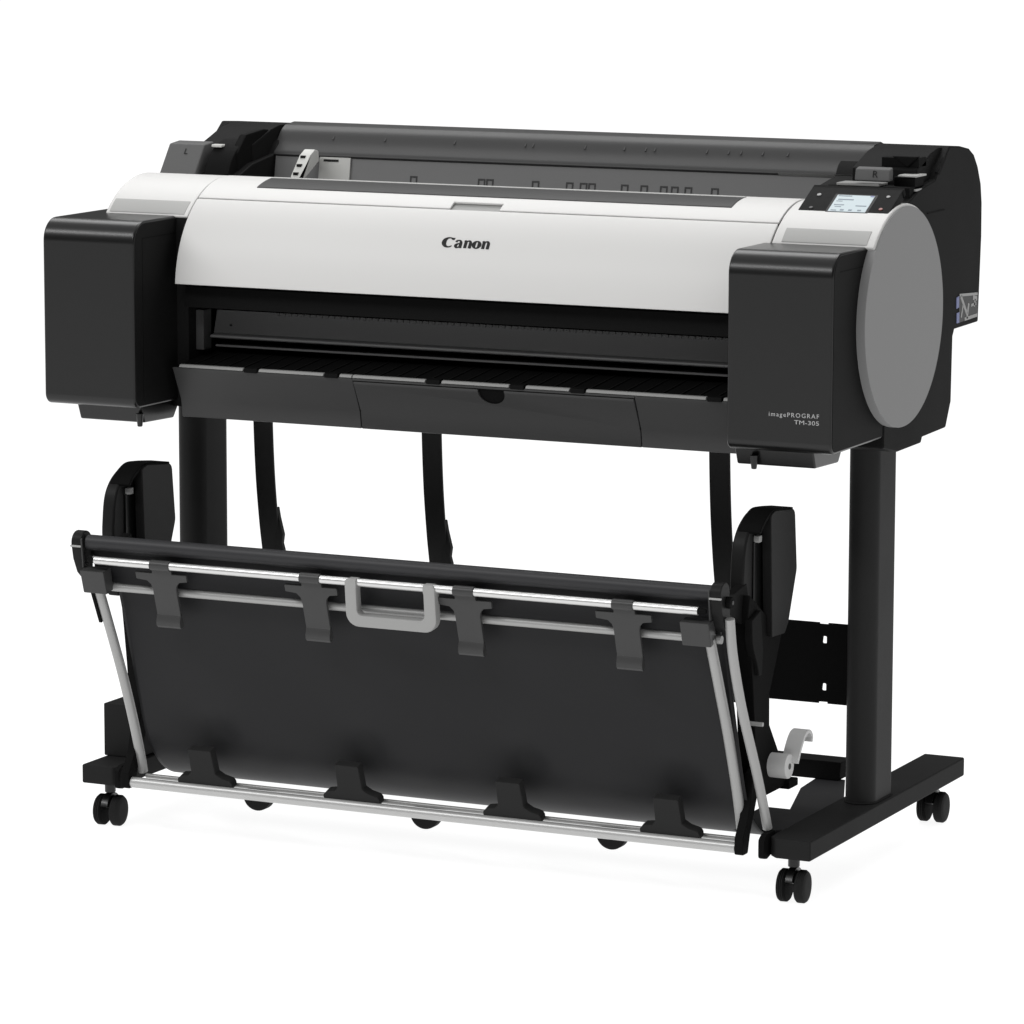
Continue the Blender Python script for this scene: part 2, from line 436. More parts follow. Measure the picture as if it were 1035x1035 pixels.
for pts, ws in letter_strokes():
    k += 1
    lft, rgt = stroke(pts, ws)
    def put(p, h):
        an = math.radians(a_base) - (p[1]*sc)/R
        rr = R + h + 0.00001*k
        return b.verts.new((0.615 + p[0]*sc*1.14, CY + rr*math.cos(an), CZ + rr*math.sin(an)))
    A = [put(p, 0.0005) for p in lft]; B = [put(p, 0.0005) for p in rgt]
    A0 = [put(p, -0.0005) for p in lft]; B0 = [put(p, -0.0005) for p in rgt]
    n = len(A)
    for i in range(n-1):
        b.faces.new((A[i], B[i], B[i+1], A[i+1])); b.faces.new((A[i], A[i+1], A0[i+1], A0[i])); b.faces.new((B[i+1], B[i], B0[i], B0[i+1]))
    b.faces.new((A[0], A0[0], B0[0], B[0])); b.faces.new((A[-1], B[-1], B0[-1], A0[-1]))
build('maker_name', b, INK, front, wn=False)

# ================================================================== ink tank boxes
def tank(x0, x1, name='ink_tank_cover'):
    prof = rounded([(0.0, 0.6547), (0.0, 0.9345), (0.2005, 0.9345), (0.2005, 0.6547)], [0.016, 0.034, 0.0, 0.0], 10)
    b = NB(); prism(b, prof, x0, x1)
    o = build(name, b, BLACK, root, 0.0035, 3)
    # matt end plate in the right-hand side, with the lid line above it
    b = NB(); prism(b, rounded([(0.0035, 0.658), (0.0035, 0.931), (0.2000, 0.931), (0.2000, 0.658)], [0.013, 0.031, 0.001, 0.001], 9), x1-0.002, x1+0.0006)
    build('side_plate', b, CHASSIS, o, 0.0004, 1)
    b = NB()
    prism(b, [(0.026, 0.9080), (0.026, 0.9096), (0.190, 0.9096), (0.190, 0.9080)], x1, x1+0.0008)
    if x0 < 0.5: prism(b, [(0.0245, 0.665), (0.0245, 0.9096), (0.0258, 0.9096), (0.0258, 0.665)], x1, x1+0.0008)
    build('seam', b, DEEP, o, wn=False)
    return o
b = NB(); box(b, 0.150, 0.1775, 0.1275, 0.215, 0.645, 0.9335); build('end_filler', b, CHASSIS, root)
tl = tank(0.0, 0.157); tr = tank(1.113, 1.27)
for (o, x0, x1, px) in ((tl, 0.038, 0.150, 0.1475), (tr, 1.113, 1.232, 1.143)):
    b = NB(); prism(b, [(0.030, 0.6545), (0.040, 0.6295), (0.128, 0.6270), (0.150, 0.6545)], x0, x1)
    build('underside_plate', b, BLACK, o, 0.0025, 3)
    b = NB(); tube(b, (px, 0.03, 0.645), (px, 0.03, 0.625), 0.0060, 16, r2=0.0038)
    build('peg', b, BLACK, o, 0.0008, 1)
me = text_mesh('model_name', 'imagePROGRAF', 0.0088, 1.28); t = link('model_name', me, PRINT, tr)
bb = [v.co.x for v in me.vertices]; wdt = max(bb)-min(bb)
t.rotation_euler = (PI/2, 0, 0); t.scale = (0.075/wdt, 1, 1); t.location = Vector((1.1765, -0.0004, 0.7060)) - O
me = text_mesh('model_number', 'TM-305', 0.0084, 1.05); t = link('model_number', me, PRINT, tr)
bb = [v.co.x for v in me.vertices]; wdt = max(bb)-min(bb)
t.rotation_euler = (PI/2, 0, 0); t.scale = (0.037/wdt, 1, 1); t.location = Vector((1.2148, -0.0004, 0.6965)) - O

# ================================================================== operation panel
cpA = Vector((1.1405, 0.186, 0.9755)); cu_ = Vector((1, 0, 0)); cv_ = Vector((0.0, 0.060, 0.0305)).normalized(); cn_ = cu_.cross(cv_)
CW, CH = 0.138, 0.0675
def panel_box(b, u0, u1, v0, v1, h0, h1, sk=0.0):
    A = [b.verts.new(cpA + cu_*u + cv_*v + cn_*h0) for u, v in ((u0, v0), (u1, v0), (u1, v1), (u0, v1))]
    B = [b.verts.new(cpA + cu_*u + cv_*v + cn_*h1) for u, v in ((u0, v0), (u1, v0), (u1, v1), (u0, v1))]
    b.faces.new(A[::-1]); b.faces.new(B)
    for i in range(4): b.faces.new((A[i], A[(i+1) % 4], B[(i+1) % 4], B[i]))
    return b
cp = build('operation_panel', panel_box(NB(), 0, CW, 0, CH, -0.014, 0.0), CHASSIS, root, 0.0012, 2)
b = panel_box(NB(), CW*0.305, CW*0.775, CH*0.02, CH*0.75, -0.002, 0.0005); build('screen_bezel', b, INK, cp, 0.0004, 1)
scr = build('screen', panel_box(NB(), CW*0.335, CW*0.745, CH*0.04, CH*0.70, -0.001, 0.0009), SCREEN, cp)
b = NB()
for (u0, u1, v, h) in ((.35, .50, .645, .03), (.37, .54, .50, .035), (.36, .43, .44, .02), (.36, .47, .29, .03), (.38, .45, .22, .02), (.60, .72, .27, .03), (.36, .42, .07, .03),
                       (.46, .50, .08, .05), (.55, .59, .08, .05), (.65, .69, .08, .05)):
    panel_box(b, CW*u0, CW*u1, CH*v, CH*(v+h), 0.0008, 0.0012)
build('screen_writing', b, LCDINK, cp)
b = panel_box(NB(), CW*.70, CW*.74, CH*.655, CH*.695, 0.0008, 0.0013); build('screen_icon', b, BLUE, cp)
def button(u, v, m, s=1.0):
    b = NB(); c = cpA + cu_*CW*u + cv_*CH*v
    tube(b, c, c + cn_*0.0012, 0.0034*s, 16); build('button', b, m, cp, 0.0004, 1)
button(.13, .68, BTN); button(.13, .16, GRAPH, .9); button(.89, .70, BTN, .9); button(.89, .20, RED, .9)
b = panel_box(NB(), 0.0, CW, CH*0.93, CH*1.10, -0.012, -0.001); build('hinge_gap', b, DEEP, cp)

# ================================================================== print bay
b = NB(); box(b, 0.178, 1.114, 0.292, 0.30, 0.70, 0.955); build('bay_back', b, DEEP, root)
b = NB(); prism(b, [(0.105, 0.80), (0.11, 0.83), (0.25, 0.95), (0.30, 0.95), (0.30, 0.90), (0.20, 0.80)], 0.182, 1.113); build('carriage_cover', b, DEEP, root)
b = NB(); prism(b, [(0.160, 0.7495), (0.163, 0.7475), (0.24, 0.7475), (0.24, 0.789), (0.182, 0.789), (0.171, 0.7545), (0.161, 0.7525)], 0.196, 1.113)
rail = build('paper_rail', b, RAILM, root, 0.0009, 2)
b = NB(); xx = 0.30
while xx < 1.10:
    box(b, xx, xx+0.0045, 0.1795, 0.19, 0.7846, 0.7888); xx += 0.0105
build('rail_teeth', b, BEAMM, rail, wn=False)
b = NB(); tube(b, (0.224, 0.1745, 0.7665), (0.224, 0.18, 0.7665), 0.0022, 10); build('screw', b, INK, rail)
b = NB(); box(b, 0.196, 1.113, 0.176, 0.20, 0.733, 0.7365); build('guide_lip', b, RAILM, root, 0.0008, 1)
b = NB(); prism(b, [(0.150, 0.730), (0.150, 0.791), (0.175, 0.791), (0.175, 0.730)], 0.1745, 0.1905); build('rail_bracket', b, GRAPHD, root, 0.0015, 2)
b = NB(); prism(b, [(0.0900, 0.7120), (0.20, 0.7235), (0.295, 0.7235), (0.295, 0.70), (0.0900, 0.709)], 0.178, 1.114)
plat = build('platen', b, DEEP, root)
b = NB(); xx = 0.20
while xx < 1.10:
    prism(b, [(0.09, 0.7125), (0.195, 0.7233), (0.195, 0.7243), (0.09, 0.7135)], xx, xx+0.0022); xx += 0.0285
build('platen_ribs', b, INK, plat, wn=False)

# front beam below the platen
BP = [(0.0830, 0.7105), (0.0860, 0.7040), (0.1080, 0.6590), (0.1125, 0.6320), (0.16, 0.630), (0.20, 0.632), (0.20, 0.700)]
b = NB(); prism(b, BP, 0.1735, 0.4786); bl = build('front_beam', b, BEAMM, root, 0.0012, 2, sharp=22)
b = NB(); prism(b, BP, 0.9345, 1.114); br = build('front_beam', b, BEAMM, root, 0.0012, 2, sharp=22)
DP = [(0.0836, 0.7055), (0.0860, 0.7005), (0.1083, 0.6588), (0.1128, 0.6317), (0.16, 0.6297), (0.20, 0.6317), (0.20, 0.7035)]
b = NB(); prism(b, DP, 0.4798, 0.9333); door = build('front_door', b, BEAMM, root, 0.0012, 2, sharp=22, wn=False)
b = NB(); prism(b, [(0.0870, 0.7085), (0.11, 0.655), (0.118, 0.634), (0.19, 0.634), (0.19, 0.7085)], 0.47, 0.94); build('front_beam_core', b, DEEP, root)
b = NB(); prism(b, [(0.0833, 0.7105), (0.0846, 0.7066), (0.12, 0.7066), (0.12, 0.7105)], 0.4786, 0.9345); build('beam_cap', b, BEAMM, root, 0.0005, 1)
b = NB(); prism_y(b, [(0.684, 0.7085), (0.727, 0.7085)] + [(0.7055+0.0215*math.cos(t), 0.7005-0.0165*math.sin(t)) for t in frange(0, PI, 14)], 0.07, 0.115)
cut(door, b)
# pale edge strip along the platen with dark clips
cl = [0.308, 0.445, 0.613, 0.749, 0.846, 1.062]
cl = [0.2985 + 0.011, 0.308+0.0, 0.4445, 0.613, 0.749, 0.8455, 1.060]
clips = [0.2975, 0.3085][1:] + [0.4445, 0.613, 0.749, 0.8455, 1.060]
stops = [0.186] + [c for q in clips for c in (q-0.0135, q+0.0135)] + [1.113]
b = NB()
for i in range(0, len(stops), 2):
    x0, x1 = stops[i], stops[i+1]
    segs = [(x0, x1)]
    if x0 < 0.479 < x1: segs = [(x0, 0.4782), (0.4798, x1)]
    for s0, s1 in segs: prism(b, [(0.0812, 0.7112), (0.0838, 0.7150), (0.0890, 0.7155), (0.0890, 0.7106)], s0, s1)
build('edge_strip', b, EDGE, root, 0.0005, 1)
ec = None
for q in clips:
    if ec is None:
        b = NB(); prism(b, [(-0.0018, -0.0035), (-0.0012, 0.003), (0.012, 0.0045), (0.012, -0.003)], -0.011, 0.011)
        ec = build('paper_clip', b, DEEP, root, 0.0006, 1, world=False, loc=Vector((q, 0.0825, 0.7125))-O)
    else:
        c = ec.copy(); COL.objects.link(c); c.parent = root; c.location = Vector((q, 0.0825, 0.7125))-O

# ================================================================== stand
def stadium(cx, cy, w, d, n=14):
    r = w/2; h = d/2 - r
    return [(cx + r*math.cos(t), cy + h + r*math.sin(t)) for t in frange(0, PI, n)] + [(cx + r*math.cos(t), cy - h + r*math.sin(t)) for t in frange(PI, 2*PI, n)]
LEGX = (1.2015, 0.0715)
POSTX = (1.2045, 0.0815)
for i, lx in enumerate(LEGX):
    px_ = POSTX[i]; b = NB(); prism_z(b, stadium(px_, 0.337, 0.047, 0.104), 0.0985, 0.645)
    leg = build('stand_leg', b, POSTM, root)
    s = 1 if i == 0 else -1
    plan = [(lx-s*0.032, 0.042), (lx-s*0.020, 0.030), (lx+s*0.0335, 0.030), (lx+s*0.0335, 0.672), (lx-s*0.0325, 0.672), (lx-s*0.0325, 0.06)]
    b = NB(); prism_z(b, plan, 0.0682, 0.0975)
    ft = build('stand_foot', b, STEEL, root, 0.0028, 3)
    b = NB(); prism_z(b, stadium(px_, 0.337, 0.051, 0.108), 0.0975, 0.1000); build('leg_collar', b, STEEL, leg, 0.0008, 1)
b = NB(); box(b, 0.09, 1.178, 0.342, 0.3445, 0.232, 0.3535)
cb = build('cross_panel', b, DEEP, root)
b = NB()
for x in (1.130, 0.137):
    for z in (0.328, 0.257): prism_y(b, rounded([(x-0.0032, z-0.0055), (x+0.0036, z-0.0055), (x+0.0036, z+0.0055), (x-0.0020, z+0.0055)], 0.0018, 4), 0.33, 0.36)
    box(b, x-0.008, x+0.006, 0.33, 0.36, 0.3515, 0.36); box(b, x-0.008, x+0.006, 0.33, 0.36, 0.225, 0.2345)
cut(cb, b)
for x0, x1 in ((1.1605, 1.1700), (0.1035, 0.1120)):
    b = NB(); prism(b, rounded([(0.016, 0.0690), (0.016, 0.0960), (0.028, 0.1030), (0.062, 0.1030), (0.062, 0.0740), (0.03, 0.0660)], 0.006, 4), x0, x1)
    build('arm_socket', b, DEEP, root, 0.0018, 2)
# dark box standing on the left foot
b = NB(); prism_z(b, [(0.036, 0.100), (0.098, 0.100), (0.098, 0.20), (0.036, 0.165)], 0.0978, 0.1800); build('foot_box', b, STEEL, root, 0.002, 2)

# casters
def caster(loc, rz):
    l = Vector(loc) - O
    b = NB()
    tube(b, (0, 0, 0.052), (0, 0, 0.0685), 0.0085, 16)
    hood = [(0.0268*math.cos(t), 0.0245+0.0268*math.sin(t)) for t in frange(math.radians(-8), math.radians(160), 14)]
    inner = [(0.0100*math.cos(t), 0.0255+0.0100*math.sin(t)) for t in frange(math.radians(160), math.radians(-8), 14)]
    prism(b, hood+inner, -0.0058, 0.0058)
    hd = build('caster', b, BLACK, root, 0.001, 2, world=False, loc=l); hd.rotation_euler = (0, 0, rz)
    for s in (-1, 1):
        b = NB()
        ring = [(-0.0072, 0.019), (-0.0072, 0.0215), (-0.0050, 0.0236), (0.0040, 0.0236), (0.0066, 0.0216), (0.0076, 0.0175), (0.0080, 0.012), (0.0082, 0.0)]
        n = 36; R_ = []
        for (x, r) in ring[:-1]:
            R_.append([b.verts.new((s*(x+0.0135), r*math.cos(2*PI*k/n), 0.0237 + r*math.sin(2*PI*k/n))) for k in range(n)])
        for A, B in zip(R_, R_[1:]):
            for k2 in range(n): b.faces.new((A[k2], A[(k2+1) % n], B[(k2+1) % n], B[k2]))
        b.faces.new(R_[0]); b.faces.new(R_[-1][::-1])
        w = build('wheel', b, DEEP if s < 0 else STEEL, hd, world=False)
        # tread grooves show on the wheel
        b = NB()
        for rr in (-0.0032, -0.0004, 0.0024):
            m_ = 36; A = []
            for (dx, r) in ((-0.0006, 0.0232), (-0.0006, 0.0240), (0.0006, 0.0240), (0.0006, 0.0232)):
                A.append([b.verts.new((s*0.0135+rr+dx, r*math.cos(2*PI*k/m_), 0.0240+r*math.sin(2*PI*k/m_))) for k in range(m_)])
            for P_, Q_ in zip(A, A[1:]):
                for k2 in range(m_): b.faces.new((P_[k2], P_[(k2+1) % m_], Q_[(k2+1) % m_], Q_[k2]))
        build('tread', b, STEEL, hd, world=False)
    return hd
for (x, y, rz) in ((1.1985, 0.060, 0.06), (1.1985, 0.634, 0.02), (0.0715, 0.058, 0.10), (0.0715, 0.634, -0.05)):
    caster((x, y, 0), rz)

# ================================================================== hanging straps behind
st = None
for x in (0.1590, 0.4555, 0.938):
    prof = smooth_line([(0.390, 0.640), (0.391, 0.58), (0.397, 0.50), (0.407, 0.43), (0.416, 0.385), (0.428, 0.33), (0.436, 0.26), (0.44, 0.20)], 6)
    prof = [(y-0.40, z-0.64) for y, z in prof]
    if st is None:
        b = NB(); ribbon_sheet(b, prof, -0.0165, 0.0165, 0.004)
        prism_y(b, rounded([(0.012, -0.175), (0.0175, -0.205), (0.0245, -0.232), (0.0225, -0.246), (0.026, -0.258), (0.012, -0.275)], 0.004, 3), 0.010, 0.018)
        st = build('paper_strap', b, STRAPM, root, world=False, loc=Vector((x, 0.40, 0.64))-O)
    else:
        c = st.copy(); COL.objects.link(c); c.parent = root; c.location = Vector((x, 0.40, 0.64))-O

# ================================================================== sheet catcher (basket)
DN = Vector((0, 0.304, -0.953)).normalized()          # down the slope of the basket front
NO = Vector((0, -0.953, -0.304)).normalized()         # outwards from it
top_ax = Vector((0, -0.085, 0.4645))
sheet = smooth_line([(-0.076, 0.458), (-0.056, 0.40), (-0.029, 0.315), (0.000, 0.225), (0.026, 0.155), (0.060, 0.110), (0.100, 0.085), (0.145, 0.0770), (0.21, 0.078)], 8)
b = NB(); XS = frange(0.156, 1.139, 150); GV = []
for x in XS:
    row = []
    for (y, z) in sheet:
        d = sum(math.exp(-((x-cx_)**2)/(2*0.030**2) - ((z-0.168)**2)/(2*0.024**2)) for cx_ in (0.265, 0.5135, 0.777, 1.027))
        w_ = 0.0012*math.sin(x*9.0+1.0)*math.sin((z-0.08)*9) + 0.0009*math.sin(x*23+z*14)
        k_ = max(0.0, min(1.0, (z-0.085)/0.08))
        row.append(b.verts.new((x, y + 0.011*d + w_*k_, z - 0.001*d)))
    GV.append(row)
for A, B in zip(GV, GV[1:]):
    for i in range(len(sheet)-1): b.faces.new((A[i], B[i], B[i+1], A[i+1]))
bs = build('catch_sheet', b, FABRIC, root, sharp=60, wn=False)
md = bs.modifiers.new('thick', 'SOLIDIFY'); md.thickness = 0.002; md.offset = 0
setp(bs, 'black flexible sheet hanging in the catcher frame')
# low tray part behind, with its cut-outs
b = NB(); zt = 0.0885
prism_z(b, [(1.10, 0.085), (1.165, 0.115), (1.165, 0.340), (1.117, 0.468), (1.072, 0.468), (1.078, 0.385), (1.118, 0.243), (1.075, 0.243), (1.075, 0.10)], zt, zt+0.002)
build('rear_tray', b, FABRIC, root)
b = NB(); prism(b, [(0.455, 0.0905), (0.462, 0.118), (0.52, 0.114), (0.52, 0.0905)], 0.17, 1.112); build('rear_bar', b, DEEP, root, 0.002, 2)
b = NB(); box(b, 1.100, 1.148, 0.165, 0.200, 0.138, 0.150); build('lever_base', b, DEEP, root, 0.002, 2)

b = NB(); tube(b, (0.125, -0.085, 0.4645), (1.140, -0.085, 0.4645), 0.0115, 24); build('upper_rod', b, mat('black_tube', (0.030, 0.030, 0.032), 0.46, spec=0.25, grain=0.04), root)
b = NB(); tube(b, (0.1465, -0.1035, 0.4415), (1.117, -0.1035, 0.4415), 0.0060, 18); sr = build('silver_rod', b, SILVER, root)
for x in (0.1465, 1.117):
    s = -1 if x < .5 else 1
    b = NB(); tube(b, (x, -0.1035, 0.4415), (x+s*0.012, -0.1035, 0.4415), 0.0048, 14, r2=0.0035); build('rod_tip', b, DEEP, sr, 0.0006, 1)
pn = None
for x in (0.236, 0.277, 0.486, 0.532, 0.726, 0.786, 0.978, 1.024):
    if pn is None:
        b = NB(); tube(b, (0, 0, 0.0045), (0, 0, 0.0066), 0.0016, 8); pn = build('pin', b, GRAPH, sr, world=False, loc=Vector((x, -0.1035, 0.4415))-O)
    else:
        c = pn.copy(); COL.objects.link(c); c.parent = sr; c.location = Vector((x, -0.1035, 0.4415))-O
b = NB(); tube(b, (0.140, -0.0735, 0.3975), (1.140, -0.0735, 0.3975), 0.0060, 18); build('silver_rod', b, SILVERD, root)
b = NB(); box(b, 0.128, 1.1385, -0.0745, -0.0710, 0.405, 0.455); build('sheet_hem', b, FABRIC, root)
b = NB(); tube(b, (0.138, 0.012, 0.0825), (1.129, 0.012, 0.0825), 0.0082, 20); lr = build('lower_rod', b, RODM, root)
b = NB(); tube(b, (0.150, 0.034, 0.0895), (1.122, 0.034, 0.0895), 0.0036, 12); build('lower_wire', b, SILVERD, root)

# side arms
for i, x in enumerate((1.1270, 0.1405)):
    b = NB()
    path_tube(b, smooth_line([(x, -0.086, 0.400), (x, -0.055, 0.335), (x, -0.018, 0.255), (x, 0.014, 0.175), (x, 0.031, 0.125), (x, 0.040, 0.094)], 6), 0.0076, 16)
    build('frame_arm', b, SILVERD, root)
for i, x in enumerate((1.1555,)):
    b = NB()
    pts = smooth_line([(x, -0.083, 0.430), (x, -0.070, 0.375), (x, -0.036, 0.295), (x+0.002, 0.010, 0.205), (x+0.004, 0.036, 0.145), (x+0.006, 0.050, 0.106)], 6)
    path_tube(b, pts, 0.0070, 16)
    ar = build('support_arm', b, SILVERD, root)
b = NB(); ribbon_sheet(b, [(-0.092, 0.395), (-0.066, 0.340)], 0.1290, 0.1345, 0.008); build('arm_sleeve', b, DEEP, root, 0.0008, 1)
# lower end pieces of the arms
for i, x in enumerate((1.1350, 0.1290)):
    b = NB()
    prism(b, rounded([(0.002, 0.0735), (0.022, 0.0735), (0.030, 0.10), (0.075, 0.19), (0.066, 0.20), (0.040, 0.185), (0.020, 0.125), (0.002, 0.098)], 0.004, 3), x-0.005, x+0.0085)
    build('arm_end', b, DEEP, root, 0.0015, 2)
# knuckles that carry the upper rod
for i, x in enumerate((1.141, 0.1125)):
    s = 1 if i == 0 else -1
    b = NB()
    ring = [( -0.085+0.0170*math.cos(t), 0.4645+0.0170*math.sin(t)) for t in frange(math.radians(-30), math.radians(200), 18)]
    prism(b, ring + [(-0.097, 0.440), (-0.086, 0.418), (-0.074, 0.408), (-0.066, 0.415), (-0.066, 0.45)], x-0.0085, x+0.0085)
    kn = build('knuckle', b, PADM, root, 0.002, 2)
    b = NB(); box(b, x-0.0090, x+0.0092, -0.1035, -0.099, 0.4585, 0.4615); build('clasp', b, SILVERD, kn, 0.0006, 1)
    xe = x-0.0095 if i == 0 else x+0.0095
    b = NB(); prism(b, [(-0.1030, 0.4700), (-0.1005, 0.4725), (-0.094, 0.4330), (-0.080, 0.4330), (-0.080, 0.428), (-0.098, 0.428)], xe-0.0012, xe+0.0012); build('end_plate', b, GRAPH, kn, 0.0004, 1)
    x0, x1 = ((1.0895, 1.1335) if i == 0 else (0.1215, 0.1620))
    b = NB(); prism(b, [(-0.1075, 0.425), (-0.0965, 0.3895), (-0.076, 0.3945), (-0.084, 0.429)], x0, x1)
    build('corner_block', b, BEAMM, root, 0.002, 2)
    b = NB(); tube(b, (x+s*0.0085, -0.078, 0.452), (x+s*0.016, -0.078, 0.452), 0.0085, 18); build('pivot', b, DEEP, kn, 0.001, 1)
    b = NB(); tube(b, (x+s*0.0155, -0.078, 0.452), (x+s*0.0175, -0.078, 0.452), 0.003, 10); build('screw', b, GRAPH, kn)

# upper clips (sleeve on the rod, T-shaped wings, curled tongue)
def plane_pt(u, v, w): return Vector((u, 0, 0)) + DN*v + NO*w
def plane_prism(b, outline, w0, w1):
    A = [b.verts.new(plane_pt(u, v, w0)) for u, v in outline]; B = [b.verts.new(plane_pt(u, v, w1)) for u, v in outline]
    n = len(outline); b.faces.new(A); b.faces.new(B[::-1])
    for i in range(n): b.faces.new((A[i], B[i], B[(i+1) % n], A[(i+1) % n]))
    return b
def upper_clip():
    b = NB()
    tube(b, (-0.0165, 0, 0), (0.0165, 0, 0), 0.0078, 20)
    W = [(-0.0165, 0.003), (0.0165, 0.003), (0.0165, 0.013), (0.041, 0.013), (0.041, 0.024), (0.027, 0.026), (0.0215, 0.032), (0.020, 0.040), (0.020, 0.083),
         (-0.020, 0.083), (-0.020, 0.040), (-0.0215, 0.032), (-0.027, 0.026), (-0.045, 0.024), (-0.045, 0.013), (-0.0165, 0.013)]
    W = [(u*(1 if abs(u) < .021 else 1), v) for u, v in W]
    plane_prism(b, W, -0.004, 0.0015)
    finish(b, 0.0012, 2)
    # curled tongue
    pr = [(0.080, 0.0015), (0.084, 0.004), (0.090, 0.0075), (0.096, 0.0085), (0.1005, 0.006), (0.101, 0.000), (0.097, -0.004), (0.080, -0.004)]
    c = NB(); A = [c.verts.new(plane_pt(-0.020, v, w)) for v, w in pr]; B = [c.verts.new(plane_pt(0.020, v, w)) for v, w in pr]
    c.faces.new(A); c.faces.new(B[::-1])
    for i in range(len(pr)): c.faces.new((A[i], B[i], B[(i+1) % len(pr)], A[(i+1) % len(pr)]))
    finish(c, 0.0006, 1)
    mm = bpy.data.meshes.new('t'); c.to_mesh(mm); c.free(); b.from_mesh(mm); bpy.data.meshes.remove(mm)
    return b
uc = None
for x in (0.2580, 0.5075, 0.7550, 1.0030):
    loc = Vector((x, -0.1035, 0.4415)) - O
    if uc is None: uc = build('sheet_clip', upper_clip(), BEAMM, root, world=False, loc=loc)
    else:
        c = uc.copy(); COL.objects.link(c); c.parent = root; c.location = loc
# lower clips
def lower_clip():
    b = NB()
    W = [(-0.047, 0.004), (-0.0475, -0.004), (-0.040, -0.011), (-0.026, -0.013), (-0.021, -0.019), (-0.0195, -0.058), (0.0195, -0.058), (0.021, -0.019), (0.030, -0.013), (0.044, -0.009), (0.047, -0.004), (0.047, 0.004)]
    plane_prism(b, W, -0.012, 0.004)
    finish(b, 0.002, 2); return b
lc = None
for x in (0.2650, 0.5135, 0.7770, 1.0270):
    loc = Vector((x, 0.014, 0.0925)) - O
    if lc is None: lc = build('lower_clip', lower_clip(), POSTM, root, world=False, loc=loc)
    else:
        c = lc.copy(); COL.objects.link(c); c.parent = root; c.location = loc
# half-round feet under the lower rod
hf = None
for x in (0.3460, 0.6270, 0.9280):
    loc = Vector((x, 0.030, 0.0785)) - O
    if hf is None:
        b = NB(); prism_y(b, [(0.0235*math.cos(t), -0.0225*math.sin(t)) for t in frange(0, PI, 20)], -0.006, 0.010)
        hf = build('glide_foot', b, STEEL, root, 0.0012, 2, world=False, loc=loc)
    else:
        c = hf.copy(); COL.objects.link(c); c.parent = root; c.location = loc
# grey carrying handle
hx0, hx1 = 0.5665, 0.7115
outer = rounded([(hx0, -0.006), (hx1, -0.006), (hx1+0.001, 0.0645), (hx0, 0.0645)], [0.006, 0.006, 0.020, 0.020], 6)
inner = rounded([(hx0+0.0185, 0.006), (hx1-0.0185, 0.006), (hx1-0.0185, 0.047), (hx0+0.0185, 0.047)], [0.002, 0.002, 0.008, 0.008], 6)
b = NB()
loopA = [(*p,) for p in outer]; loopB = [(*p,) for p in inner]
def hp(u, v, w): return Vector((u, -0.1035, 0.4415)) + Vector((0, 0.10, -0.995))*v + Vector((0, -0.995, -0.10))*w
n = len(outer)
oa = [b.verts.new(hp(u, v, 0.0085)) for u, v in outer]; ob = [b.verts.new(hp(u, v, -0.0075)) for u, v in outer]
ia = [b.verts.new(hp(u, v, 0.0085)) for u, v in inner]; ib = [b.verts.new(hp(u, v, -0.0075)) for u, v in inner]
for i in range(n):
    j = (i+1) % n
    b.faces.new((oa[i], oa[j], ia[j], ia[i])); b.faces.new((ob[j], ob[i], ib[i], ib[j]))
    b.faces.new((oa[j], oa[i], ob[i], ob[j])); b.faces.new((ia[i], ia[j], ib[j], ib[i]))
# open the top bar: the silver rod shows there, so trim the loop between the two uprights
bmesh.ops.recalc_face_normals(b, faces=b.faces)
hd = build('catcher_handle', b, GREY, root, 0.0022, 2)
c = NB(); box(c, hx0+0.0185, hx1-0.0185, -0.14, -0.06, 0.428, 0.46); cut(hd, c)
w = hd.modifiers.new('wn', 'WEIGHTED_NORMAL'); w.keep_sharp = True

